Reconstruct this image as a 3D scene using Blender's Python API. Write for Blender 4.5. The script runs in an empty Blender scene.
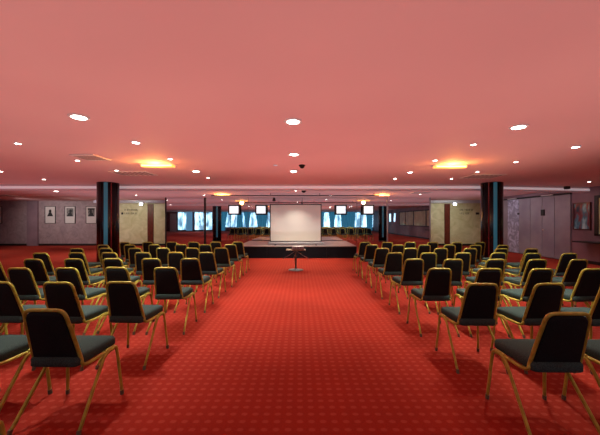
import bpy, bmesh, math, random
from mathutils import Vector, Matrix
random.seed(7)
col = bpy.context.scene.collection
sc = bpy.context.scene
PI = math.pi
CEIL = 2.54
EYE = 1.45
MIR = 14.6      # depth of the mirrored wall
XR = 9.6        # right wall
XL = -18.0      # left wall
YB = 17.0       # far wall
YN = -10.3      # window wall behind the camera

# ------------------------------------------------------------ materials
def S(r, g, b):
    f = lambda c: (c/255/12.92) if c/255 <= .04045 else ((c/255+.055)/1.055)**2.4
    return (f(r), f(g), f(b), 1)
def mat(name, color, rough=.6, metal=0, emit=None, es=0, coat=0, spec=.5):
    m = bpy.data.materials.new(name); m.use_nodes = True
    b = m.node_tree.nodes['Principled BSDF']
    b.inputs['Base Color'].default_value = color
    b.inputs['Roughness'].default_value = rough
    b.inputs['Metallic'].default_value = metal
    b.inputs['Specular IOR Level'].default_value = spec
    b.inputs['Coat Weight'].default_value = coat
    if emit:
        b.inputs['Emission Color'].default_value = emit
        b.inputs['Emission Strength'].default_value = es
    return m
def noisy(m, c1, c2, scale=5, detail=4, bump=0, stretch=None, lo=.35, hi=.65, rough=.5, dist=0):
    nt = m.node_tree; n = nt.nodes; l = nt.links
    b = n['Principled BSDF']
    tc = n.new('ShaderNodeTexCoord'); mp = n.new('ShaderNodeMapping')
    if stretch: mp.inputs['Scale'].default_value = stretch
    no = n.new('ShaderNodeTexNoise'); no.inputs['Scale'].default_value = scale
    no.inputs['Detail'].default_value = detail; no.inputs['Roughness'].default_value = rough
    no.inputs['Distortion'].default_value = dist
    cr = n.new('ShaderNodeValToRGB')
    cr.color_ramp.elements[0].position = lo; cr.color_ramp.elements[0].color = c1
    cr.color_ramp.elements[1].position = hi; cr.color_ramp.elements[1].color = c2
    l.new(tc.outputs['Object'], mp.inputs['Vector']); l.new(mp.outputs['Vector'], no.inputs['Vector'])
    l.new(no.outputs['Fac'], cr.inputs['Fac']); l.new(cr.outputs['Color'], b.inputs['Base Color'])
    if bump:
        bp = n.new('ShaderNodeBump'); bp.inputs['Strength'].default_value = bump
        bp.inputs['Distance'].default_value = .01
        l.new(no.outputs['Fac'], bp.inputs['Height']); l.new(bp.outputs['Normal'], b.inputs['Normal'])
    return m
M = {}
M['gold'] = noisy(mat('brass tube', S(190,160,60), .36, .2), S(186,184,76), S(152,148,54), 22, 3)
M['foot'] = mat('rubber foot', S(98,88,66), .7)
M['seatfab'] = noisy(mat('seat fabric', S(50,62,60), .85, spec=.25), S(38,58,55), S(60,84,80), 160, 2, bump=.15)
M['backfab'] = noisy(mat('back fabric', S(20,24,23), .85, spec=.2), S(15,20,21), S(28,35,36), 160, 2, bump=.15)
M['ceiling'] = noisy(mat('ceiling paint', S(236,206,204), .75, spec=.2), S(238,200,198), S(228,188,188), .35, 2)
M['beam'] = mat('beam paint', S(235,220,226), .5)
M['beamline'] = mat('glow on beam face', S(240,225,235), .5, emit=(1,.86,.9,1), es=.26)  # faint glow put in the material to lighten the beam face
M['mauve'] = noisy(mat('mauve wall', S(150,125,135), .6), S(150,120,128), S(128,102,112), 1.2, 3)
M['paper'] = noisy(mat('marbled wallpaper', S(165,145,145), .55), S(176,152,152), S(146,124,128), 2.2, 6, bump=.3, dist=2.0, rough=.65)
M['cream'] = noisy(mat('cream marbled wall', S(215,205,170), .5), S(232,222,190), S(206,196,150), 1.6, 6, dist=1.6, rough=.6)
M['lilac'] = mat('lilac paint', S(205,205,222), .5)
M['dark'] = mat('dark trim', S(24,18,18), .5)
M['cyan'] = mat('painted blue highlight', S(60,110,125), .15, emit=S(40,105,125), es=.32)  # glow stands in for blue reflections on the columns
M['redglint'] = mat('painted dark red highlight', S(90,20,24), .15, emit=S(80,18,24), es=.25)  # glow stands in for the red reflection on the columns
M['black'] = noisy(mat('black skirt', S(10,14,22), .6,spec=.2), S(4,12,22), S(8,18,30), 6, 3)
M['wood'] = noisy(mat('red brown wood', S(110,40,25), .4), S(122,46,28), S(84,26,16), 6, 4, stretch=(6,6,.6))
M['mirror'] = mat('mirror glass', (.80,.84,.88,1), .015, 1)
M['column'] = mat('polished black column', (.05,.06,.07,1), .22, 1.0)
_n = M['column'].node_tree.nodes; _b = _n['Principled BSDF']
_b.inputs['Anisotropic'].default_value = .92
_b.inputs['Anisotropic Rotation'].default_value = .25
_t = _n.new('ShaderNodeTangent'); _t.direction_type = 'RADIAL'; _t.axis = 'Z'
M['column'].node_tree.links.new(_t.outputs['Tangent'], _b.inputs['Tangent'])
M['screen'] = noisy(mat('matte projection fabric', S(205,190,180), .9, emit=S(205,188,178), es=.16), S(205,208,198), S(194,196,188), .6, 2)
M['deck'] = noisy(mat('stage deck', S(150,138,140), .34), S(156,146,148), S(126,118,120), 3, 4)
M['steel'] = mat('brushed steel', S(120,122,128), .3, .9)
M['silver'] = mat('silver plastic', S(170,172,180), .4, .3)
M['tabletop'] = mat('table laminate', S(150,132,105), .45)
M['white'] = mat('white enamel', S(235,232,230), .4)
M['diffuser'] = mat('vent paint', S(235,222,218), .5)
M['slot'] = mat('vent slots', S(120,90,90), .6)
M['lamp'] = mat('lamp lens', (1,1,1,1), .4, emit=(1,.93,.82,1), es=14)
M['lampcool'] = mat('cool lamp lens', (1,1,1,1), .4, emit=(.85,.9,1,1), es=16)
M['lampoff'] = mat('unlit lamp lens', S(190,190,215), .3, emit=(.7,.75,1,1), es=.3)  # faint bluish glow added though the fitting is unlit
M['amber'] = mat('amber diffuser', (.3,.13,.04,1), .4, emit=(1,.40,.09,1), es=1.9)
M['amberhot'] = mat('amber tube', (1,.8,.5,1), .4, emit=(1,.62,.22,1), es=3.5)
M['tvscreen'] = noisy(mat('lit monitor screen', (1,1,1,1), .2, emit=(.82,.93,1,1), es=.9), S(230,240,250), S(200,225,240), 3)
M['pane'] = mat('daylit window pane', (.8,.9,1,1), .2, emit=(.50,.82,1,1), es=2.6)
def daylight():
    m = M['pane']; nt = m.node_tree; n = nt.nodes; l = nt.links; b = n['Principled BSDF']
    tc = n.new('ShaderNodeTexCoord'); mp = n.new('ShaderNodeMapping'); mp.inputs['Scale'].default_value = (1.6,1,.55)
    no = n.new('ShaderNodeTexNoise'); no.inputs['Scale'].default_value = 1.7; no.inputs['Detail'].default_value = 4
    cr = n.new('ShaderNodeValToRGB'); cr.color_ramp.elements[0].position = .40; cr.color_ramp.elements[0].color = (.05,.14,.22,1)
    cr.color_ramp.elements[1].position = .58; cr.color_ramp.elements[1].color = (.52,.84,1,1)
    l.new(tc.outputs['Object'], mp.inputs['Vector']); l.new(mp.outputs['Vector'], no.inputs['Vector'])
    l.new(no.outputs['Fac'], cr.inputs['Fac']); l.new(cr.outputs['Color'], b.inputs['Emission Color'])
daylight()
M['curtain'] = noisy(mat('teal curtain', S(30,80,100), .9, emit=S(64,140,175), es=.5), S(16,54,74), S(60,130,155), 2, 3, stretch=(8,1,.4), lo=.4, hi=.6)  # backlight from the windows put into the cloth as a glow
M['sheer'] = mat('sheer curtain', S(150,185,205), .9, emit=S(110,170,205), es=.4)  # window light through the cloth imitated by a faint glow
M['shutter'] = noisy(mat('pale green shutter', S(180,185,140), .5), S(226,234,188), S(196,204,156), 2, 3)
M['panel'] = noisy(mat('partition panel', S(160,138,146), .38), S(160,154,160), S(142,134,144), 1.5, 3)
M['etched'] = noisy(mat('etched panel', S(170,170,190), .4), S(150,152,172), S(206,210,230), 2.6, 4, lo=.44, hi=.6, dist=2.5)
M['mat'] = mat('picture mount', S(215,205,200), .7)
M['photo'] = noisy(mat('grey photograph', S(100,92,92), .5), S(70,64,64), S(150,140,136), 6, 3)
M['ink'] = mat('dark ink', S(28,24,24), .6)
M['art'] = None

def carpet():
    m = mat('red carpet', S(170,30,22), .92, spec=.08)
    nt = m.node_tree; n = nt.nodes; l = nt.links; b = n['Principled BSDF']
    tc = n.new('ShaderNodeTexCoord')
    sx = n.new('ShaderNodeSeparateXYZ'); l.new(tc.outputs['Object'], sx.inputs[0])
    def mth(op, a, b_=None):
        k = n.new('ShaderNodeMath'); k.operation = op
        for q, v in ((0, a), (1, b_)):
            if v is None: continue
            if isinstance(v, (int, float)): k.inputs[q].default_value = v
            else: l.new(v, k.inputs[q])
        return k.outputs[0]
    cx = mth('COSINE', mth('MULTIPLY', sx.outputs['X'], 2*PI/.083))
    cy = mth('COSINE', mth('MULTIPLY', sx.outputs['Y'], 2*PI/.083))
    br = n.new('ShaderNodeValToRGB')
    br.color_ramp.elements[0].position = .22; br.color_ramp.elements[0].color = S(152,47,34)
    br.color_ramp.elements[1].position = .60; br.color_ramp.elements[1].color = S(166,68,52)
    ax = mth('ADD', mth('MULTIPLY', cx, .5), .5); ay = mth('ADD', mth('MULTIPLY', cy, .5), .5)
    l.new(mth('MULTIPLY', ax, mth('MULTIPLY', ay, ay)), br.inputs['Fac'])
    no = n.new('ShaderNodeTexNoise'); no.inputs['Scale'].default_value = 70; no.inputs['Detail'].default_value = 3
    l.new(tc.outputs['Object'], no.inputs['Vector'])
    no2 = n.new('ShaderNodeTexNoise'); no2.inputs['Scale'].default_value = 1.1; no2.inputs['Detail'].default_value = 3
    l.new(tc.outputs['Object'], no2.inputs['Vector'])
    mr = n.new('ShaderNodeMapRange'); mr.inputs['From Min'].default_value = .3; mr.inputs['From Max'].default_value = .7
    mr.inputs['To Min'].default_value = .78; mr.inputs['To Max'].default_value = 1.08
    ad = n.new('ShaderNodeMath'); ad.operation = 'ADD'
    hf = n.new('ShaderNodeMath'); hf.operation = 'MULTIPLY'; hf.inputs[1].default_value = .5
    l.new(no.outputs['Fac'], ad.inputs[0]); l.new(no2.outputs['Fac'], ad.inputs[1])
    l.new(ad.outputs[0], hf.inputs[0]); l.new(hf.outputs[0], mr.inputs['Value'])
    mx = n.new('ShaderNodeVectorMath'); mx.operation = 'SCALE'
    l.new(br.outputs['Color'], mx.inputs[0]); l.new(mr.outputs['Result'], mx.inputs['Scale'])
    l.new(mx.outputs['Vector'], b.inputs['Base Color'])
    bp = n.new('ShaderNodeBump'); bp.inputs['Strength'].default_value = .25; bp.inputs['Distance'].default_value = .01
    l.new(no.outputs['Fac'], bp.inputs['Height']); l.new(bp.outputs['Normal'], b.inputs['Normal'])
    return m
M['carpet'] = carpet()
def artmat():
    m = mat('abstract print', S(120,160,190), .25)
    nt = m.node_tree; n = nt.nodes; l = nt.links; b = n['Principled BSDF']
    tc = n.new('ShaderNodeTexCoord'); mp = n.new('ShaderNodeMapping'); mp.inputs['Rotation'].default_value = (.7,0,0)
    mp.inputs['Scale'].default_value = (1,1.8,.8)
    no = n.new('ShaderNodeTexNoise'); no.inputs['Scale'].default_value = 2.2; no.inputs['Detail'].default_value = 2
    cr = n.new('ShaderNodeValToRGB'); e = cr.color_ramp.elements
    e[0].position = .30; e[0].color = S(30,50,72)
    e[1].position = .72; e[1].color = S(225,232,238)
    x = e.new(.42); x.color = S(120,52,58)
    x = e.new(.5); x.color = S(70,120,140)
    x = e.new(.6); x.color = S(160,205,215)
    l.new(tc.outputs['Object'], mp.inputs['Vector']); l.new(mp.outputs['Vector'], no.inputs['Vector'])
    l.new(no.outputs['Fac'], cr.inputs['Fac']); l.new(cr.outputs['Color'], b.inputs['Base Color'])
    return m
M['art'] = artmat()

# ------------------------------------------------------------ helpers
def obj(name, bm, m, parent=None, smooth=False, loc=None):
    me = bpy.data.meshes.new(name)
    bmesh.ops.recalc_face_normals(bm, faces=bm.faces[:])
    if loc is not None:
        bmesh.ops.translate(bm, vec=-Vector(loc), verts=bm.verts[:])
    bm.to_mesh(me); bm.free()
    me.materials.append(m)
    if smooth:
        for p in me.polygons: p.use_smooth = True
    o = bpy.data.objects.new(name, me); col.objects.link(o)
    if loc is not None: o.location = loc
    if parent: o.parent = parent
    return o
def thing(name, label, cat, loc=(0,0,0), rz=0, group=None):
    o = bpy.data.objects.new(name, None); col.objects.link(o)
    o.empty_display_size = .2
    o.location = loc; o.rotation_euler = (0,0,rz)
    o['label'] = label; o['category'] = cat
    if group: o['group'] = group
    return o
def tag(o, label, cat, group=None):
    o['label'] = label; o['category'] = cat
    if group: o['group'] = group
    return o
def struct(o, label=None, cat=None):
    o['kind'] = 'structure'
    if label: o['label'] = label
    if cat: o['category'] = cat
    return o
def box(bm, x0, x1, y0, y1, z0, z1, bev=0, rot=None):
    r = bmesh.ops.create_cube(bm, size=1)
    vs = r['verts']
    for v in vs:
        v.co = Vector(((x0+x1)/2+v.co.x*(x1-x0), (y0+y1)/2+v.co.y*(y1-y0), (z0+z1)/2+v.co.z*(z1-z0)))
    if bev:
        es = list({e for v in vs for e in v.link_edges})
        bmesh.ops.bevel(bm, geom=es, offset=bev, segments=2, affect='EDGES', profile=.5)
    return bm
def B(*a, **k): return box(bmesh.new(), *a, **k)
def catmull(P, n=5):
    P = [Vector(p) for p in P]; out = []
    for i in range(len(P)-1):
        p0 = P[max(i-1,0)]; p1 = P[i]; p2 = P[i+1]; p3 = P[min(i+2,len(P)-1)]
        for k in range(n):
            t = k/n
            out.append(.5*((2*p1)+(-p0+p2)*t+(2*p0-5*p1+4*p2-p3)*t*t+(-p0+3*p1-3*p2+p3)*t**3))
    out.append(P[-1]); return out
def tube(bm, P, ra, rb=None, n=8, up=(1,0,0)):
    """sweep an oval: rb is the half size along `up`, ra across it"""
    rb = rb or ra; up = Vector(up); rings = []
    P = [Vector(p) for p in P]
    for i, p in enumerate(P):
        t = (P[min(i+1,len(P)-1)]-P[max(i-1,0)]).normalized()
        u = up - t*up.dot(t)
        if u.length < 1e-3: u = Vector((0,1,0)) - t*t.y
        u.normalize(); w = t.cross(u)
        rings.append([bm.verts.new(p+u*rb*math.cos(2*PI*k/n)+w*ra*math.sin(2*PI*k/n)) for k in range(n)])
    for a, b in zip(rings, rings[1:]):
        for k in range(n): bm.faces.new((a[k], a[(k+1)%n], b[(k+1)%n], b[k]))
    bm.faces.new(rings[0][::-1]); bm.faces.new(rings[-1])
    return bm
def lathe(bm, prof, c=(0,0,0), n=24):
    rings = []
    for r, z in prof:
        if r < 1e-5: rings.append([bm.verts.new((c[0],c[1],c[2]+z))])
        else: rings.append([bm.verts.new((c[0]+r*math.cos(2*PI*k/n), c[1]+r*math.sin(2*PI*k/n), c[2]+z)) for k in range(n)])
    for a, b in zip(rings, rings[1:]):
        if len(a) == 1 and len(b) == 1: continue
        for k in range(n):
            k2 = (k+1) % n
            if len(a) == 1: bm.faces.new((a[0], b[k2], b[k]))
            elif len(b) == 1: bm.faces.new((a[k], a[k2], b[0]))
            else: bm.faces.new((a[k], a[k2], b[k2], b[k]))
    if len(rings[0]) > 1: bm.faces.new(rings[0][::-1])
    if len(rings[-1]) > 1: bm.faces.new(rings[-1])
    return bm
def outline(wb, wt, h, rb, rt, seg=4):
    """rounded trapezoid, u across, v from 0 to h"""
    pts = []
    for (u, v, r, a0) in ((wb, 0, rb, -90), (wt, h, rt, 0), (-wt, h, rt, 90), (-wb, 0, rb, 180)):
        cu = u - math.copysign(r, u); cv = v + (r if v == 0 else -r)
        for k in range(seg+1):
            a = math.radians(a0 + 90*k/seg)
            pts.append((cu+r*math.cos(a), cv+r*math.sin(a)))
    return pts
def pad(bm, pts, levels, fn):
    """levels: (scale inward distance, height); closes both ends"""
    cu = sum(p[0] for p in pts)/len(pts); cv = sum(p[1] for p in pts)/len(pts)
    rings = []
    for ins, h in levels:
        ring = []
        for u, v in pts:
            d = Vector((u-cu, v-cv)); L = d.length
            d = d*((L-ins)/L)
            ring.append(bm.verts.new(fn(cu+d.x, cv+d.y, h)))
        rings.append(ring)
    n = len(pts)
    for a, b in zip(rings, rings[1:]):
        for k in range(n): bm.faces.new((a[k], a[(k+1)%n], b[(k+1)%n], b[k]))
    bm.faces.new(rings[0][::-1]); bm.faces.new(rings[-1])
    return bm

# ------------------------------------------------------------ setting
struct(obj('floor', B(XL, 11.15, YN, YB, -.1, 0), M['carpet']))
struct(obj('ceiling', B(XL, 11.15, YN, YB, CEIL, CEIL+.1), M['ceiling']))
struct(obj('wall_right', box(B(XR, XR+.15, YN, 14.45, 0, CEIL), XR+.15, 11.15, 14.3, 14.45, 0, CEIL), M['mauve']))
struct(obj('wall_alcove', B(11, 11.15, 14.45, YB, 0, CEIL), M['cream']))
struct(obj('wall_left', B(XL-.15, XL, YN, YB, 0, CEIL), M['mauve']))
struct(obj('wall_rear', B(XL, XR, YN-.15, YN, 0, CEIL), M['mauve']))
struct(obj('wall_front', B(XL, -11.45, YB, YB+.15, 0, CEIL), M['paper']))
struct(obj('wall_front_left', B(-11.45, -6.6, YB, YB+.15, 0, CEIL), M['cream']))
struct(obj('wall_front_right', B(6.2, 11.15, YB, YB+.15, 0, CEIL), M['cream']))
struct(obj('wall_stage', box(box(B(-6.55, 6.35, MIR+.03, MIR+.2, 0, CEIL), -6.55, -6.4, MIR+.2, YB, 0, CEIL), 6.2, 6.35, MIR+.2, YB, 0, CEIL), M['mauve']))
struct(obj('baseboard_front', B(XL, -6.6, YB-.02, YB, 0, .11), M['dark']))
struct(obj('baseboard_front_right', B(6.4, 11, YB-.02, YB, 0, .11), M['dark']))
struct(obj('baseboard_right', B(XR-.02, XR, YN, 10.55, 0, .1), M['dark']))
struct(obj('baseboard_rear', B(XL, XR, YN, YN+.02, 0, .1), M['dark']))
# shallow darker pier in the papered wall, red brown door strips, lilac bulkheads
struct(obj('trim_1', B(-15.4, -14.8, YB-.10, YB, 0, CEIL), M['mauve']))
struct(obj('trim_2', B(-8.62, -8.30, YB-.05, YB-.0, .11, 2.36), M['wood']))
struct(obj('trim_3', B(8.18, 8.48, YB-.05, YB-.0, .11, 2.36), M['wood']))
struct(obj('trim_4', B(-11.4, -6.56, YB-.45, YB, 2.40, CEIL), M['lilac']))
struct(obj('trim_5', B(6.36, 11, YB-.45, YB, 2.40, CEIL), M['lilac']))
# dark post and pale post between mirror panels
struct(obj('trim_6', B(-4.66, -4.58, MIR-.05, MIR+.03, 0, CEIL), M['dark']))
struct(obj('trim_7', B(4.22, 4.28, MIR-.03, MIR+.03, 0, CEIL), M['silver']))
struct(obj('trim_8', B(-6.56, -6.50, MIR-.02, MIR+.03, 0, CEIL), M['dark']))
struct(obj('trim_9', B(6.30, 6.36, MIR-.02, MIR+.03, 0, CEIL), M['silver']))

# ceiling beam crossing the room (bends back towards the right wall)
bm = bmesh.new()
def prism(bm, poly, z0, z1):
    a = [bm.verts.new((x, y, z0)) for x, y in poly]; b = [bm.verts.new((x, y, z1)) for x, y in poly]
    n = len(poly)
    bm.faces.new(a[::-1]); bm.faces.new(b)
    for k in range(n): bm.faces.new((a[k], a[(k+1)%n], b[(k+1)%n], b[k]))
    return bm
prism(bm, [(XL,9.2),(5.4,9.2),(XR,9.95),(XR,10.25),(5.4,9.5),(XL,9.5)], CEIL-.16, CEIL)
struct(obj('trim_10', bm, M['beam']))
bm = bmesh.new()
prism(bm, [(XL,9.185),(5.4,9.185),(XR,9.935),(XR,9.955),(5.4,9.205),(XL,9.205)], CEIL-.125, CEIL-.055)
struct(obj('trim_11', bm, M['beamline']))

# ------------------------------------------------------------ mirrors
mg = 'mirror panels behind the stage'
for x0, x1, lab in ((-6.5,-4.66,'tall wall mirror panel left of the dark post'),
                    (-4.58,-2.53,'tall wall mirror panel between the dark post and the leftmost monitor joint'),
                    (-2.52,.1,'tall wall mirror panel behind the left half of the projection screen'),
                    (.11,2.76,'tall wall mirror panel behind the right half of the projection screen'),
                    (2.77,4.22,'tall wall mirror panel behind the rightmost monitor'),
                    (4.28,6.3,'tall wall mirror panel right of the pale post, reflecting the serving hatch')):
    tag(obj('mirror_panel', B(x0+.004, x1-.004, MIR, MIR+.03, .0, CEIL), M['mirror']), lab, 'mirror', mg)

# ------------------------------------------------------------ columns
for s, lab in ((-1, 'polished black round column on the left beside the framed portraits'),
               (1, 'polished black round column on the right in front of the folding partition')):
    t = thing('column', lab, 'column', (s*5.64, 8.82, 0), 0, 'polished black columns')
    obj('shaft', lathe(bmesh.new(), [(.285,.08),(.285,CEIL)], n=48), M['column'], t, True)
    obj('base_ring', lathe(bmesh.new(), [(.30,0),(.305,.01),(.305,.07),(.29,.085)], n=48), M['dark'], t)
    bm = bmesh.new()
    for a in (0, PI/2, PI, 3*PI/2):
        a += -PI/2 + s*.10
        x, y = .286*math.cos(a), .286*math.sin(a)
        tube(bm, [(x,y,.09),(x,y,CEIL-.005)], .008, n=6)
    obj('seam', bm, M['dark'], t)
    def strip(a0, a1, m_, lab):  # faintly glowing strip built to imitate a reflection on the shaft
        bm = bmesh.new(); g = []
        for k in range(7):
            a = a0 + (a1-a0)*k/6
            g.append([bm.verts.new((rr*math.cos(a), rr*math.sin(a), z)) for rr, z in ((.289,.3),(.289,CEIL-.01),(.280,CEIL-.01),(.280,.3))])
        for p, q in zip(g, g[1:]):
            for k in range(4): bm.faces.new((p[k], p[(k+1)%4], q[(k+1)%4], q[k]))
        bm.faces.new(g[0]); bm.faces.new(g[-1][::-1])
        o = obj('painted_highlight', bm, m_, t); o['label'] = lab
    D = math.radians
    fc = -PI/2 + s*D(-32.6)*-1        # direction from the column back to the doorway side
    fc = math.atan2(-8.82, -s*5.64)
    strip(fc-D(22 if s < 0 else -8), fc-D(2 if s < 0 else -27), M['cyan'], 'upright painted blue highlight')
    strip(fc+s*D(-15)-D(3), fc+s*D(-15)+D(3), M['redglint'], 'upright painted dark red highlight')
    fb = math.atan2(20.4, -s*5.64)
    strip(fb-D(10), fb+D(12), M['cyan'], 'upright painted blue highlight')
for o in [o for o in bpy.data.objects if o.name.startswith('shaft')]:
    for p in o.data.polygons:
        if abs(p.normal.z) > .9: p.use_smooth = False

# ------------------------------------------------------------ chairs
def make_chair():
    t = thing('banquet_chair', '', 'chair')
    # seat cushion
    bm = bmesh.new()
    pad(bm, outline(.172,.190,.430,.035,.05), [(.012,.424),(.0,.434),(.0,.474),(.010,.488),(.035,.496),(.10,.500)],
        lambda u, v, h: (u, v-.235, h))
    obj('seat', bm, M['seatfab'], t, True)
    # backrest cushion, leaning back
    o = Vector((0,-.190,.470)); V = Vector((0,-.112,.372)).normalized(); N = Vector((0, V.z, -V.y))
    f = lambda u, v, h: o + Vector((u,0,0)) + V*v + N*h
    bm = bmesh.new()
    pad(bm, outline(.156,.128,.378,.02,.05), [(.02,-.020),(.006,-.016),(0,-.006),(0,.012),(.012,.026),(.04,.033)], f)
    obj('backrest', bm, M['backfab'], t, True)
    # back frame: hoop round the backrest, then forward under the seat edges
    def hoop(sx):
        a = [f(sx*.168,.0,0), f(sx*.157,.16,0), f(sx*.145,.30,0), f(sx*.139,.348,0), f(sx*.124,.376,0), f(sx*.096,.389,0), f(sx*.04,.391,0)]
        low = [Vector((sx*.196,.13,.420)), Vector((sx*.196,.02,.418)), Vector((sx*.188,-.12,.416)), Vector((sx*.181,-.178,.424)), Vector((sx*.174,-.192,.446))]
        return low + a
    P = hoop(1) + hoop(-1)[::-1]
    bm = bmesh.new(); tube(bm, catmull(P, 3), .0125, .0125, n=8, up=(.01,1,0))
    obj('back_frame', bm, M['gold'], t, True)
    for s in (-1, 1):
        P = catmull([(s*.200,.020,.424),(s*.201,.090,.425),(s*.203,.138,.410),(s*.207,.160,.360),(s*.228,.190,.018)], 5)
        lg = obj('leg', tube(bmesh.new(), P, .0145, .010, up=(1,0,0)), M['gold'], t, True)
        obj('rubber_foot', tube(bmesh.new(), [(s*.227,.187,.035),(s*.229,.191,.0)], .017, .013), M['foot'], lg)
        P = catmull([(s*.208,.110,.414),(s*.207,.060,.416),(s*.207,.005,.396),(s*.209,-.04,.345),(s*.234,-.300,.018)], 5)
        lg = obj('leg', tube(bmesh.new(), P, .0145, .010, up=(1,0,0)), M['gold'], t, True)
        obj('rubber_foot', tube(bmesh.new(), [(s*.233,-.296,.035),(s*.235,-.303,.0)], .017, .013), M['foot'], lg)
    # cross tube hidden under the seat front
    obj('stretcher', tube(bmesh.new(), [(-.2,.10,.412),(.2,.10,.412)], .010, up=(0,0,1)), M['gold'], t, True)
    return t
def dup(root):
    r = root.copy(); col.objects.link(r)
    for ch in root.children:
        c = ch.copy(); col.objects.link(c); c.parent = r
        for g in ch.children:
            d = g.copy(); col.objects.link(d); d.parent = c
    return r
proto = make_chair(); used = False
ORD = ['', 'first','second','third','fourth','fifth','sixth','seventh','eighth','ninth']
def ordn(n): return ORD[n]
def place(x, y, rz, label, group):
    global used
    c = proto if not used else dup(proto)
    used = True
    c.location = (x, y, 0); c.rotation_euler = (0, 0, rz)
    c['label'] = label; c['group'] = group
for side, sx in (('left', -1), ('right', 1)):
    for row in range(1, 9):
        for k in range(6):
            y = (2.33 if side == 'left' else 2.255) + .885*(row-1)
            pitch = .60 if side == 'left' else .617
            x = sx*((1.72 if side == 'left' else 1.75) + pitch*k)
            if abs(sx*abs(x) - sx*.22)*300/(y+.25) > 312: continue   # wholly outside the frame
            rz = random.uniform(-.035, .035) + sx*.012*k
            # seats far from the aisle curve a little towards the stage
            dy = -.012*k*k*0.3 + random.uniform(-.02,.02)
            x += random.uniform(-.015,.015)
            lab = ('aisle seat' if k == 0 else ordn(k+1) + ' from centre aisle')
            place(x, y+dy, rz, 'black gold banquet chair, %s block, %s, %s' % (side, ordn(row)+' row from camera' if row < 8 else 'row nearest stage', lab),
                  'banquet chairs in the %s block' % side)
place(-1.745, 1.39, 0, 'black gold banquet chair cut off at the bottom left corner, only its seat edge showing', 'banquet chairs in the left block')

# ------------------------------------------------------------ stage, screen, table
t = thing('stage', 'low black stage platform with a grey deck in front of the mirrors', 'stage', (-.12, 11.4, 0))
w = 2.27
obj('skirt', B(-w, w, 0, 2.9, 0, .43), M['black'], t)
obj('deck', B(-w-.01, w+.01, -.01, 2.91, .43, .46, bev=.006), M['deck'], t)
bm = bmesh.new()
for k in range(1, 4): box(bm, -w+2*w*k/4-.004, -w+2*w*k/4+.004, -.006, .002, .0, .43)
obj('panel_seam', bm, M['dark'], t)

t = thing('projection_screen', 'white pull-up projection screen in a black border standing on the stage', 'screen', (-.17, 11.85, .46))
hw, zb, zt = 1.02, .13, 1.62
obj('screen_fabric', B(-hw+.03, hw-.03, 0, .008, zb+.03, zt-.03), M['screen'], t)
bm = bmesh.new()
box(bm, -hw, hw, -.004, .012, zt-.035, zt); box(bm, -hw, hw, -.004, .012, zb, zb+.035)
box(bm, -hw, -hw+.035, -.004, .012, zb+.03, zt-.03); box(bm, hw-.035, hw, -.004, .012, zb+.03, zt-.03)
obj('border', bm, M['dark'], t)
obj('casing', B(-1.1, 1.1, -.06, .06, .03, .13, bev=.02), M['silver'], t)
bm = bmesh.new()
for s in (-1, 1): box(bm, s*.8-.03, s*.8+.03, -.16, .16, 0, .03, bev=.006)
obj('foot', bm, M['dark'], t)
obj('support_pole', tube(bmesh.new(), [(0,.05,.1),(0,.05,zt)], .012), M['steel'], t, True)

t = thing('pedestal_table', 'small pedestal table with a round steel base in the centre aisle', 'table', (-.12, 8.7, 0))
obj('base', lathe(bmesh.new(), [(.22,0),(.22,.012),(.16,.022),(.05,.035),(.025,.06),(0,.06)], n=32), M['steel'], t, True)
obj('pole', lathe(bmesh.new(), [(.022,.05),(.022,.36),(.03,.365),(.03,.42),(.018,.425),(.018,.58)], n=16), M['steel'], t, True)
obj('tabletop', B(-.28, .28, -.18, .18, .582, .598, bev=.005), M['tabletop'], t)
for dx, dy in ((-1,-.5),(1,-.5),(-1,.5),(1,.5)):
    obj('support_arm', tube(bmesh.new(), [(dx*.01,dy*.02,.56),(dx*.19,dy*.12,.43),(dx*.38,dy*.2,.33)], .008), M['steel'], t, True)
obj('cable', tube(bmesh.new(), catmull([(.02,-.12,.58),(.0,-.15,.5),(-.06,-.09,.36),(-.03,-.03,.2)], 4), .006), M['tabletop'], t, True)

t = thing('projector', 'small silver projector on the pedestal table', 'projector', (-.06, 8.7, .598))
obj('body', B(-.17, .17, -.13, .13, .012, .10, bev=.015), M['silver'], t)
bm = bmesh.new()
for x, y in ((-.13,-.1),(.13,-.1),(-.13,.1),(.13,.1)): lathe(bm, [(.012,0),(.012,.014)], (x,y,0), 8)
obj('foot', bm, M['dark'], t)
bm = bmesh.new()
for k in range(6): box(bm, -.12+.045*k, -.10+.045*k, -.133, -.128, .03, .08)
obj('vent_slots', bm, M['dark'], t)
o = obj('lens', lathe(bmesh.new(), [(.035,0),(.035,.03),(.0,.025)], (0,0,0), 20), M['ink'], t); o.location = (.06,.125,.055); o.rotation_euler = (-PI/2,0,0)

# ------------------------------------------------------------ monitors hanging in front of the mirrors
for x, lab in ((-3.17,'leftmost of the four lit monitors hanging before the mirrors'),
               (-1.87,'lit monitor hanging just left of the projection screen'),
               (1.97,'lit monitor hanging just right of the projection screen'),
               (3.28,'rightmost of the four lit monitors hanging before the mirrors')):
    t = thing('monitor', lab, 'monitor', (x, 14.42, 1.70), 0, 'monitors hanging before the mirrors')
    obj('casing', box(B(-.28, .28, -.03, .05, 0, .48, bev=.012), -.2, .2, .05, .14, .06, .42, bev=.02), M['dark'], t)
    obj('screen', B(-.215, .215, -.034, -.029, .065, .415), M['tvscreen'], t)
    obj('mount', box(B(-.06, .06, .13, .18, .14, .34), -.09, .09, .16, .18, .10, .38), M['dark'], t)

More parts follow.
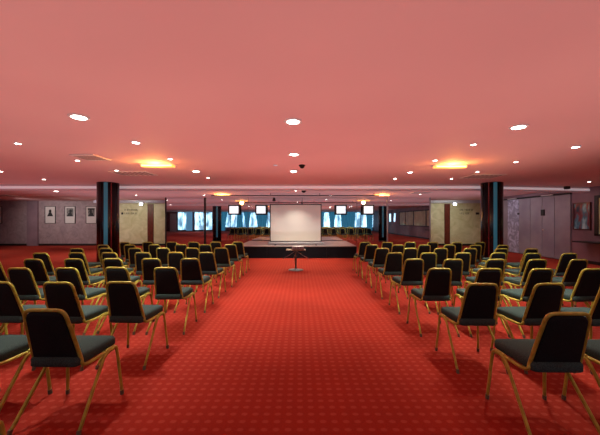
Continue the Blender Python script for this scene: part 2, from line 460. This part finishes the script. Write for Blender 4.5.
# ------------------------------------------------------------ framed portraits on the far left wall
def portrait(x, lab, hs, kind):
    t = thing('framed_portrait', lab, 'picture', (x, YB, 1.25), 0, 'framed portraits on the far left wall')
    w, h = .30, .97
    bm = bmesh.new()
    box(bm, -w, w, -.035, 0, 0, .022); box(bm, -w, w, -.035, 0, h-.022, h)
    box(bm, -w, -w+.022, -.035, 0, .022, h-.022); box(bm, w-.022, w, -.035, 0, .022, h-.022)
    obj('frame', bm, M['ink'], t)
    obj('mount', B(-w+.02, w-.02, -.018, -.004, .02, h-.02), M['mat'], t)
    ph = obj('photograph', B(-.20, .20, -.022, -.018, .40, .87), M['photo'] if kind else M['mat'], t)
    bm = bmesh.new()
    r = outline(.17, .10, .22, .01, .08)
    vs = [bm.verts.new((u, -.025, .41+v)) for u, v in r]; bm.faces.new(vs)
    vs = [bm.verts.new((hs+.075*math.cos(2*PI*k/20), -.027, .70+.10*math.sin(2*PI*k/20))) for k in range(20)]; bm.faces.new(vs)
    if kind == 2:
        box(bm, -.20, .20, -.024, -.0225, .78, .87)
    obj('figure', bm, M['ink'], ph)
for px, lab, hs, kd in ((-3, 'framed picture cut off by the left edge of the photo', 0, 1),
                        (50.5, 'framed black and white portrait of a suited figure, farthest from the column', 0, 0),
                        (70.3, 'framed black and white portrait, middle one of the three near the column', .03, 1),
                        (91.5, 'framed dark photograph half hidden beside the left column', -.03, 2)):
    portrait((px-300)*YB/300, lab, hs, kd)

# ------------------------------------------------------------ wall signs (lettering too small to read) and light boxes
def sign(x, lab, side):
    t = thing('wall_sign', lab, 'sign', (x, YB, 1.78), 0, None)
    rnd = random.Random(3+side)
    bm = bmesh.new()
    for row, z in ((0, .20), (1, 0)):
        u = .18 if side < 0 else -.0
        k = 0
        n = 11 if row == 0 else 8
        for k in range(n):
            if rnd.random() < .12 : u += .06; continue
            g = rnd.choice('OCDITLEN'); wl = .05 if row == 0 else .065; hl = .09
            if side < 0 or True:
                a = u; b = u + wl
                box(bm, a, a+.013, -.008, -.001, z, z+hl)
                if g in 'OCDE': box(bm, a, b, -.008, -.001, z, z+.012); box(bm, a, b, -.008, -.001, z+hl-.012, z+hl)
                if g in 'ODN': box(bm, b-.013, b, -.008, -.001, z, z+hl)
                if g in 'L': box(bm, a, b, -.008, -.001, z, z+.012)
                if g in 'E': box(bm, a, b-.01, -.008, -.001, z+.04, z+.052)
                if g in 'T': box(bm, a-.02, a+.035, -.008, -.001, z+hl-.012, z+hl)
                u += wl + .022
    obj('lettering', bm, M['ink'], t)
    sx = 0.0 if side < 0 else .90
    obj('arrow_block', B(sx-.005, sx+(.11 if side < 0 else .19), -.012, -.001, -.02, .10, bev=.004), M['ink'], t)
sign(-10.12, 'two lines of small dark lettering with a square mark on the left cream wall', -1)
sign(9.06, 'two lines of small dark lettering with a dark mark on the right cream wall', 1)
for x, lab in ((-8.95,'small square white light under the left bulkhead beside the wood strip'), (8.72,'small square white light under the right bulkhead beside the wood strip')):
    t = thing('wall_light', lab, 'light', (x, YB-.10, 2.28), 0, 'square lights at the bulkheads')
    obj('housing', B(-.09, .09, 0, .10, 0, .12, bev=.01), M['white'], t)
    obj('lens', B(-.08, .08, -.012, 0, .01, .11), M['lampcool'], t)

# ------------------------------------------------------------ folding partition, picture, hatch on the right wall
t = thing('folding_partition', 'tall folding partition of pale panels along the right wall', 'partition', (XR, 10.59, 0))
seams = [0, .66, 1.24, 1.85, 2.51, 3.21, 3.85]
for i in range(len(seams)-1):
    a, b = seams[i], seams[i+1]
    p = obj('panel', B(-.055, -.005, a+.008, b-.008, .02, 2.36, bev=.006), M['etched'] if i in (4,) else M['panel'], t)
    if i == 4: p['label'] = 'etched pale patterned panel'
obj('top_track', B(-.07, 0, 0, 3.86, 2.36, 2.42), M['dark'], t)
obj('floor_reflection_strip', B(-.075, -.0, 0, 3.86, 0, .02), M['steel'], t)  # added steel strip imitating the bright reflection below the panels
o = obj('handle', lathe(bmesh.new(), [(.0,0),(.03,.0),(.035,.02),(.02,.05),(0,.05)], n=16), M['white'], t, True); o.location = (-.052, 1.16, 1.07); o.rotation_euler = (0,-PI/2,0)
obj('lock_box', B(-.10, -.05, 1.10, 1.26, 1.62, 1.86, bev=.01), M['dark'], t)
obj('hinge', B(-.085, -.05, 2.46, 2.56, 1.68, 1.76, bev=.01), M['dark'], t)
for yy in (2.6, .7):
    obj('painted_glare_line', B(-.14, -.06, yy-.0, yy+.5, 2.385, 2.41), M['white'], t)  # white bars built to imitate glare along the top track

t = thing('framed_art_print', 'blue white and red abstract print in a dark red frame on the right wall', 'picture', (XR, 10.2, 1.11))
hw2 = .32; H = .93
bm = bmesh.new()
box(bm, -.04, 0, -hw2, hw2, 0, .04); box(bm, -.04, 0, -hw2, hw2, H-.04, H)
box(bm, -.04, 0, -hw2, -hw2+.04, .04, H-.04); box(bm, -.04, 0, hw2-.04, hw2, .04, H-.04)
obj('frame', bm, mat('dark red frame', S(70,26,28), .4), t)
obj('print', B(-.02, -.003, -hw2+.035, hw2-.035, .035, H-.035), M['art'], t)

t = thing('serving_hatch', 'long serving hatch with pale green shutters in the right wall', 'hatch', (XR, .4, .74))
ys = [0, 1.6, 3.6, 6.1, 9.25]
for a, b in zip(ys, ys[1:]):
    obj('shutter', B(-.05, -.01, a+.06, b-.06, .26, 1.42), M['shutter'], t)
bm = bmesh.new()
for a in ys: box(bm, -.08, 0, a-.06, a+.06, .2, 1.42)
box(bm, -.08, 0, -.06, 9.31, 1.42, 1.50)
box(bm, -.08, 0, -.06, 9.31, .2, .26)
obj('frame', bm, M['dark'], t)
o = tag(obj('wall_shelf', box(B(XR-.45, XR, 7.2, 10.1, .71, .75, bev=.008), XR-.35, XR-.02, 8.9, 8.94, .5, .71), M['dark']), 'narrow dark shelf ledge on the right wall below the hatch', 'shelf')
for y0, lab in ((-1.1, 'window_1'), (-2.6, 'window_2')):
    w_ = struct(obj(lab, B(XR-.04, XR, y0-.3, y0+.3, 1.25, 2.15), M['white']))
    obj('pane', B(XR-.05, XR-.04, y0-.25, y0+.25, 1.3, 2.1), M['pane'], w_)

# ------------------------------------------------------------ window wall behind the camera
wi = 3
def window(x0, x1, z0, z1, nm):
    global wi
    bm = bmesh.new()
    y0, y1 = YN, YN+.07
    f = .06
    box(bm, x0, x1, y0, y1, z0, z0+f); box(bm, x0, x1, y0, y1, z1-f, z1)
    for k in range(nm+1):
        x = x0 + (x1-x0-f)*k/nm
        box(bm, x, x+f, y0, y1, z0+f, z1-f)
    w_ = struct(obj('window_%d' % wi, bm, M['dark'])); wi += 1
    obj('pane', B(x0+.02, x1-.02, y0+.01, y0+.03, z0+.02, z1-.02), M['pane'], w_)
window(-16.1, -14.9, .1, 2.5, 2)
window(-13.9, -11.5, .1, 2.5, 4)
struct(obj('door_1', B(-17.1, -16.25, YN, YN+.06, 0, 2.3, bev=.01), M['white']))
x = -10.4
while x < 9.3:
    window(x, x+2.45, .45, 2.48, 2); x += 2.45
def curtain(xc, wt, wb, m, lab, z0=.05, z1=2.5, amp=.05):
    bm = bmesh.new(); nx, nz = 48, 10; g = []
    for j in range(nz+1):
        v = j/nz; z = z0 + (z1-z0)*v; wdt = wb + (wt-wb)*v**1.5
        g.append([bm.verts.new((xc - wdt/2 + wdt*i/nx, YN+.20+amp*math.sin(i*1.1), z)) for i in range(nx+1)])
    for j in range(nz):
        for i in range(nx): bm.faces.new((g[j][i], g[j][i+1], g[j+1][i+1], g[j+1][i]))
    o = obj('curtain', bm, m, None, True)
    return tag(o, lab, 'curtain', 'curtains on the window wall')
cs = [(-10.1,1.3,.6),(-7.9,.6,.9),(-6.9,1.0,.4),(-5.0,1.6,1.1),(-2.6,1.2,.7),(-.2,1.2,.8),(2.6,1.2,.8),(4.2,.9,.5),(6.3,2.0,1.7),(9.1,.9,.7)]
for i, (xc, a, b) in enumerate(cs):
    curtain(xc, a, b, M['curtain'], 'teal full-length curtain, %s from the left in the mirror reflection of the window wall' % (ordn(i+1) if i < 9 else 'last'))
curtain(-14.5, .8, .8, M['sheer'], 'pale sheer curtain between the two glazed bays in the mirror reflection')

# ------------------------------------------------------------ ceiling fittings
def cpos(px, py):
    Y = (CEIL-EYE)*300/(220-py); return ((px-300)*Y/300, Y)
def spot(x, y, e, size=1.9, color=(1,.93,.80), z=CEIL-.06, blend=.8, r=.045):
    L = bpy.data.lights.new('spot', 'SPOT'); L.energy = e; L.color = color
    L.spot_size = size; L.spot_blend = blend; L.shadow_soft_size = r
    o = bpy.data.objects.new('downlight_or_fill_beam', L); col.objects.link(o); o.location = (x, y, z)
    return o
def make_down(r, lensmat):
    t = thing('downlight', '', 'light')
    obj('trim_ring', lathe(bmesh.new(), [(r*.78,-.001),(r*.80,-.012),(r*1.12,-.012),(r*1.15,-.001)], n=24), M['white'], t)
    obj('lens', lathe(bmesh.new(), [(r*.8,-.004),(r*.8,-.015),(0,-.016)], n=24), lensmat, t)
    return t
protos = {}
def down(x, y, kind, label, group):
    if kind not in protos:
        c = protos[kind] = make_down({'big':.085,'small':.041,'cool':.055,'off':.04}[kind], {'big':M['lamp'],'small':M['lamp'],'cool':M['lampcool'],'off':M['lampoff']}[kind])
    else: c = dup(protos[kind])
    c.location = (x, y, CEIL); c['label'] = label; c['group'] = group
rows = [
    [(79,116.5,'big'),(293,121,'big'),(518.5,126.5,'big')],
    [(18,143,'small'),(136,142,'cool'),(473.5,144,'small'),(575.5,146.5,'cool')],
    [(77.5,160,'small'),(170,158.5,'small'),(294,154,'big'),(435,160,'small'),(516,161.5,'small')],
    [(0.8,171,'small'),(116.5,170,'small'),(196,171,'big'),(293.5,171,'big'),(410,172,'cool'),(477.5,171.5,'small')],
    [(44,179,'small'),(208,177.5,'small'),(395,178.5,'small'),(451.5,178.5,'small'),(589,181.5,'small')],
    [(56,191,'big'),(136,195,'small'),(204,195,'small'),(295.7,190.5,'small'),(330.7,195.7,'small'),(420,194,'small')],
]
for ri, r in enumerate(rows):
    for i, (px, py, kd) in enumerate(r):
        x, y = cpos(px, py)
        where = 'first row beyond the ceiling beam' if ri == 5 else '%s ceiling row from camera' % ordn(ri+1)
        lab = '%s recessed downlight, %s from left, %s' % ({'big':'larger','small':'small','cool':'cool white'}[kd], ordn(i+1), where)
        down(x, y, kd, lab, 'recessed ceiling downlights')
        e = {'big':120,'small':106,'cool':118}[kd]
        if ri == 5: e *= .7
        if abs(x) < 1: e *= (1.7 if y > 4 else .2)
        if x < -3 or x > 3.3: e *= .6
        spot(x, y, e, size=1.5 if (ri == 0 or (abs(x) < 1 and ri < 4)) else 1.9, color=(.92,.94,1) if kd == 'cool' else (1,.93,.80))
x, y = cpos(275.5,165); down(x, y, 'off', 'tiny unlit ceiling fitting left of the nearer dark dome', 'ceiling fittings')
# lamps of the part of the ceiling over and behind the camera (out of frame)
for y in (-2.5, -6):
    for x in (-2.4, 2.5): spot(x, y, 34)
spot(-3.3,1.9,16); spot(3.4,1.9,16)
for y in (-1.5, -6):
    for x in (-9, 7): spot(x, y, 30)
spot(-6.3, 12.6, 90); spot(-8.5, 9.5, 80); spot(-9.5, 5, 80); spot(-7,1,80); spot(7.5,12.5,50); spot(-12, -5, 160); spot(-9,-1,90); spot(-15,-2,80); spot(-12, 3, 40); spot(-13, 8, 60); spot(-14, 13, 140); spot(-10, 12.3, 90); spot(-9, 12.5, 35)  # added spots without fittings, brightening the floor at the sides and rear
spot(-.1, 10.0, 300, size=2.0, color=(1,.85,.62)); spot(-1.8, 13.0, 25, size=1.6); spot(1.6, 13.0, 25, size=1.6)
spot(-1.0, 11.55, 45, size=.9); spot(1.0, 11.55, 45, size=.9)

def amber(px, py, lab, w=.31):
    x, y = cpos(px, py)
    t = thing('amber_light', lab, 'light', (x, y, CEIL), 0, 'amber ceiling lights')
    obj('tray', B(-w-.02, w+.02, -.10, .12, -.012, 0, bev=.003), M['diffuser'], t)
    obj('diffuser', B(-w, w, -.06, .07, -.06, -.012, bev=.01), M['amber'], t)
    obj('tube', B(-w+.02, w-.02, -.066, -.058, -.05, -.025), M['amberhot'], t)
    L = bpy.data.lights.new('amber_glow', 'POINT'); L.energy = 30; L.color = (1,.36,.07); L.shadow_soft_size = .1
    o = bpy.data.objects.new('amber_glow', L); col.objects.link(o); o.location = (x, y-.12, CEIL-.13)
amber(158, 164, 'rectangular amber ceiling light on the near left')
amber(450, 165, 'rectangular amber ceiling light on the near right')
amber(222.5, 194, 'rectangular amber ceiling light beyond the beam on the left', .33)
amber(381.5, 194.5, 'rectangular amber ceiling light beyond the beam on the right', .33)
t0 = cpos(450,165)

def vent(px, py, hx, hy, lab, round_=False):
    x, y = cpos(px, py)
    t = thing('ceiling_vent', lab, 'vent', (x, y, CEIL), 0, 'ceiling vents')
    obj('frame', B(-hx, hx, -hy, hy, -.018, 0, bev=.005), M['diffuser'], t)
    bm = bmesh.new(); n = 7
    for k in range(n):
        u = -hx*.8 + 1.6*hx*k/(n-1)
        box(bm, u-hx*.05, u+hx*.05, -hy*.7, hy*.7, -.021, -.017)
    obj('slots', bm, M['slot'], t)
vent(91, 157, .20, .24, 'pale square ceiling vent on the near left beside a small downlight')
vent(134, 173, .42, .30, 'slotted ceiling vent just in front of the left column')
vent(482, 176, .40, .34, 'slotted square ceiling vent just in front of the right column')
vent(421, 192.5, .38, .25, 'thin ceiling vent beyond the beam on the right')
vent(4, 195.5, .55, .5, 'pale ceiling vent beyond the beam on the far left')

for px, py, lab in ((302, 165, 'dark dome camera on the ceiling nearer the camera'), (303.7, 190, 'dark dome camera on the ceiling beyond the beam')):
    x, y = cpos(px, py)
    t = thing('dome_camera', lab, 'camera', (x, y, CEIL), 0, 'dome cameras')
    r = .055 if py < 180 else .09
    obj('mount', lathe(bmesh.new(), [(r*1.15,0),(r*1.15,-.015),(r,-.02)], n=24), M['dark'], t)
    obj('dome', lathe(bmesh.new(), [(r,-.015),(r*.95,-.015-r*.35),(r*.7,-.015-r*.7),(r*.35,-.015-r*.93),(0,-.015-r)], n=24), M['ink'], t, True)
# slim lighting rail over the stage
t = thing('lighting_rail', 'slim dark lighting rail across the ceiling over the stage', 'rail', (-.2, 12.15, CEIL))
obj('bar', tube(bmesh.new(), [(-3.4,0,-.10),(3.4,0,-.10)], .018, up=(0,0,1)), M['dark'], t, True)
for xx in (-3.2,-1,1,3.2): obj('bracket', B(xx-.01, xx+.01, -.01, .01, -.10, 0), M['dark'], t)
o = obj('spotlight', lathe(bmesh.new(), [(.0,0),(.05,.0),(.065,.12),(.055,.12),(0,.10)], n=16), M['dark'], t, True); o.location = (-.85,0,-.2); o.rotation_euler = (PI*.9,0,0)
tag(obj('sensor_box', B(8.55,8.68,9.62,9.74,CEIL-.10,CEIL,bev=.02), M['dark']), 'small dark sensor on the ceiling before the right end of the beam', 'sensor')

# ------------------------------------------------------------ lamps and added fill lights
def area(loc, sx, sy, e, color, rot=(0,0,0), glossy=False):
    L = bpy.data.lights.new('area', 'AREA'); L.shape = 'RECTANGLE'; L.size = sx; L.size_y = sy
    L.energy = e; L.color = color
    o = bpy.data.objects.new('added_uplight', L); col.objects.link(o); o.location = loc; o.rotation_euler = rot
    o.visible_glossy = glossy
    return o
area((-.0, 2.5, 1.0), 9, 9, 145, (1,.57,.52), (PI,0,0))          # added uplight imitating carpet glow on the ceiling
area((-9, 4, 1.0), 9, 12, 75, (1,.50,.50), (PI,0,0))  # added uplight for the left part of the ceiling
area((-1, 12.8, 1.0), 18, 5, 120, (.9,.74,.82), (PI,0,0))  # added uplight for the ceiling beyond the beam
for xx in (-9.2, 8.2):
    spot(xx, 15.4, 20, size=2.4, color=(1,.93,.70))
w = bpy.data.worlds.new('world'); sc.world = w; w.use_nodes = True
w.node_tree.nodes['Background'].inputs[0].default_value = (.5,.6,.7,1)
w.node_tree.nodes['Background'].inputs[1].default_value = .3

for yy in (8.2, 5, 1.5, -2): spot(8.2, yy, 55, color=(.9,1,.9))  # added spots without fittings, brightening the hatch shutters
# added wall-wash spots without fittings, aimed to brighten the walls
def wash(x, y, tx, ty, tz, e, color, size=1.9):
    o = spot(x, y, e, size=size, color=color, z=CEIL-.05, r=.3)
    o.rotation_euler = (Vector((tx,ty,tz))-o.location).to_track_quat('-Z','Y').to_euler()
wash(-14, 14.6, -14, YB, 1.2, 170, (1,.95,.92))
wash(-11.5, 14.6, -11.5, YB, 1.2, 120, (1,.95,.92))
wash(-9, 14.8, -9, YB, 1.0, 125, (.92,1,.78))
wash(8, 14.8, 8, YB, 1.0, 120, (.92,1,.80))
wash(7.4, 12.7, XR, 12.9, 1.2, 75, (.85,.85,1))
wash(7.6, 10.4, XR, 10.4, 1.2, 35, (1,.85,.9))
# ------------------------------------------------------------ camera
c = bpy.data.cameras.new('camera'); c.lens = 18; c.sensor_width = 36; c.shift_y = 2.5/600; c.clip_start = .05
co = bpy.data.objects.new('camera', c); col.objects.link(co); co.location = (0,0,EYE); co.rotation_euler = (PI/2,0,0)
sc.camera = co
sc.view_settings.view_transform = 'Standard'
sc.view_settings.exposure = 0
sc.cycles.use_denoising = True
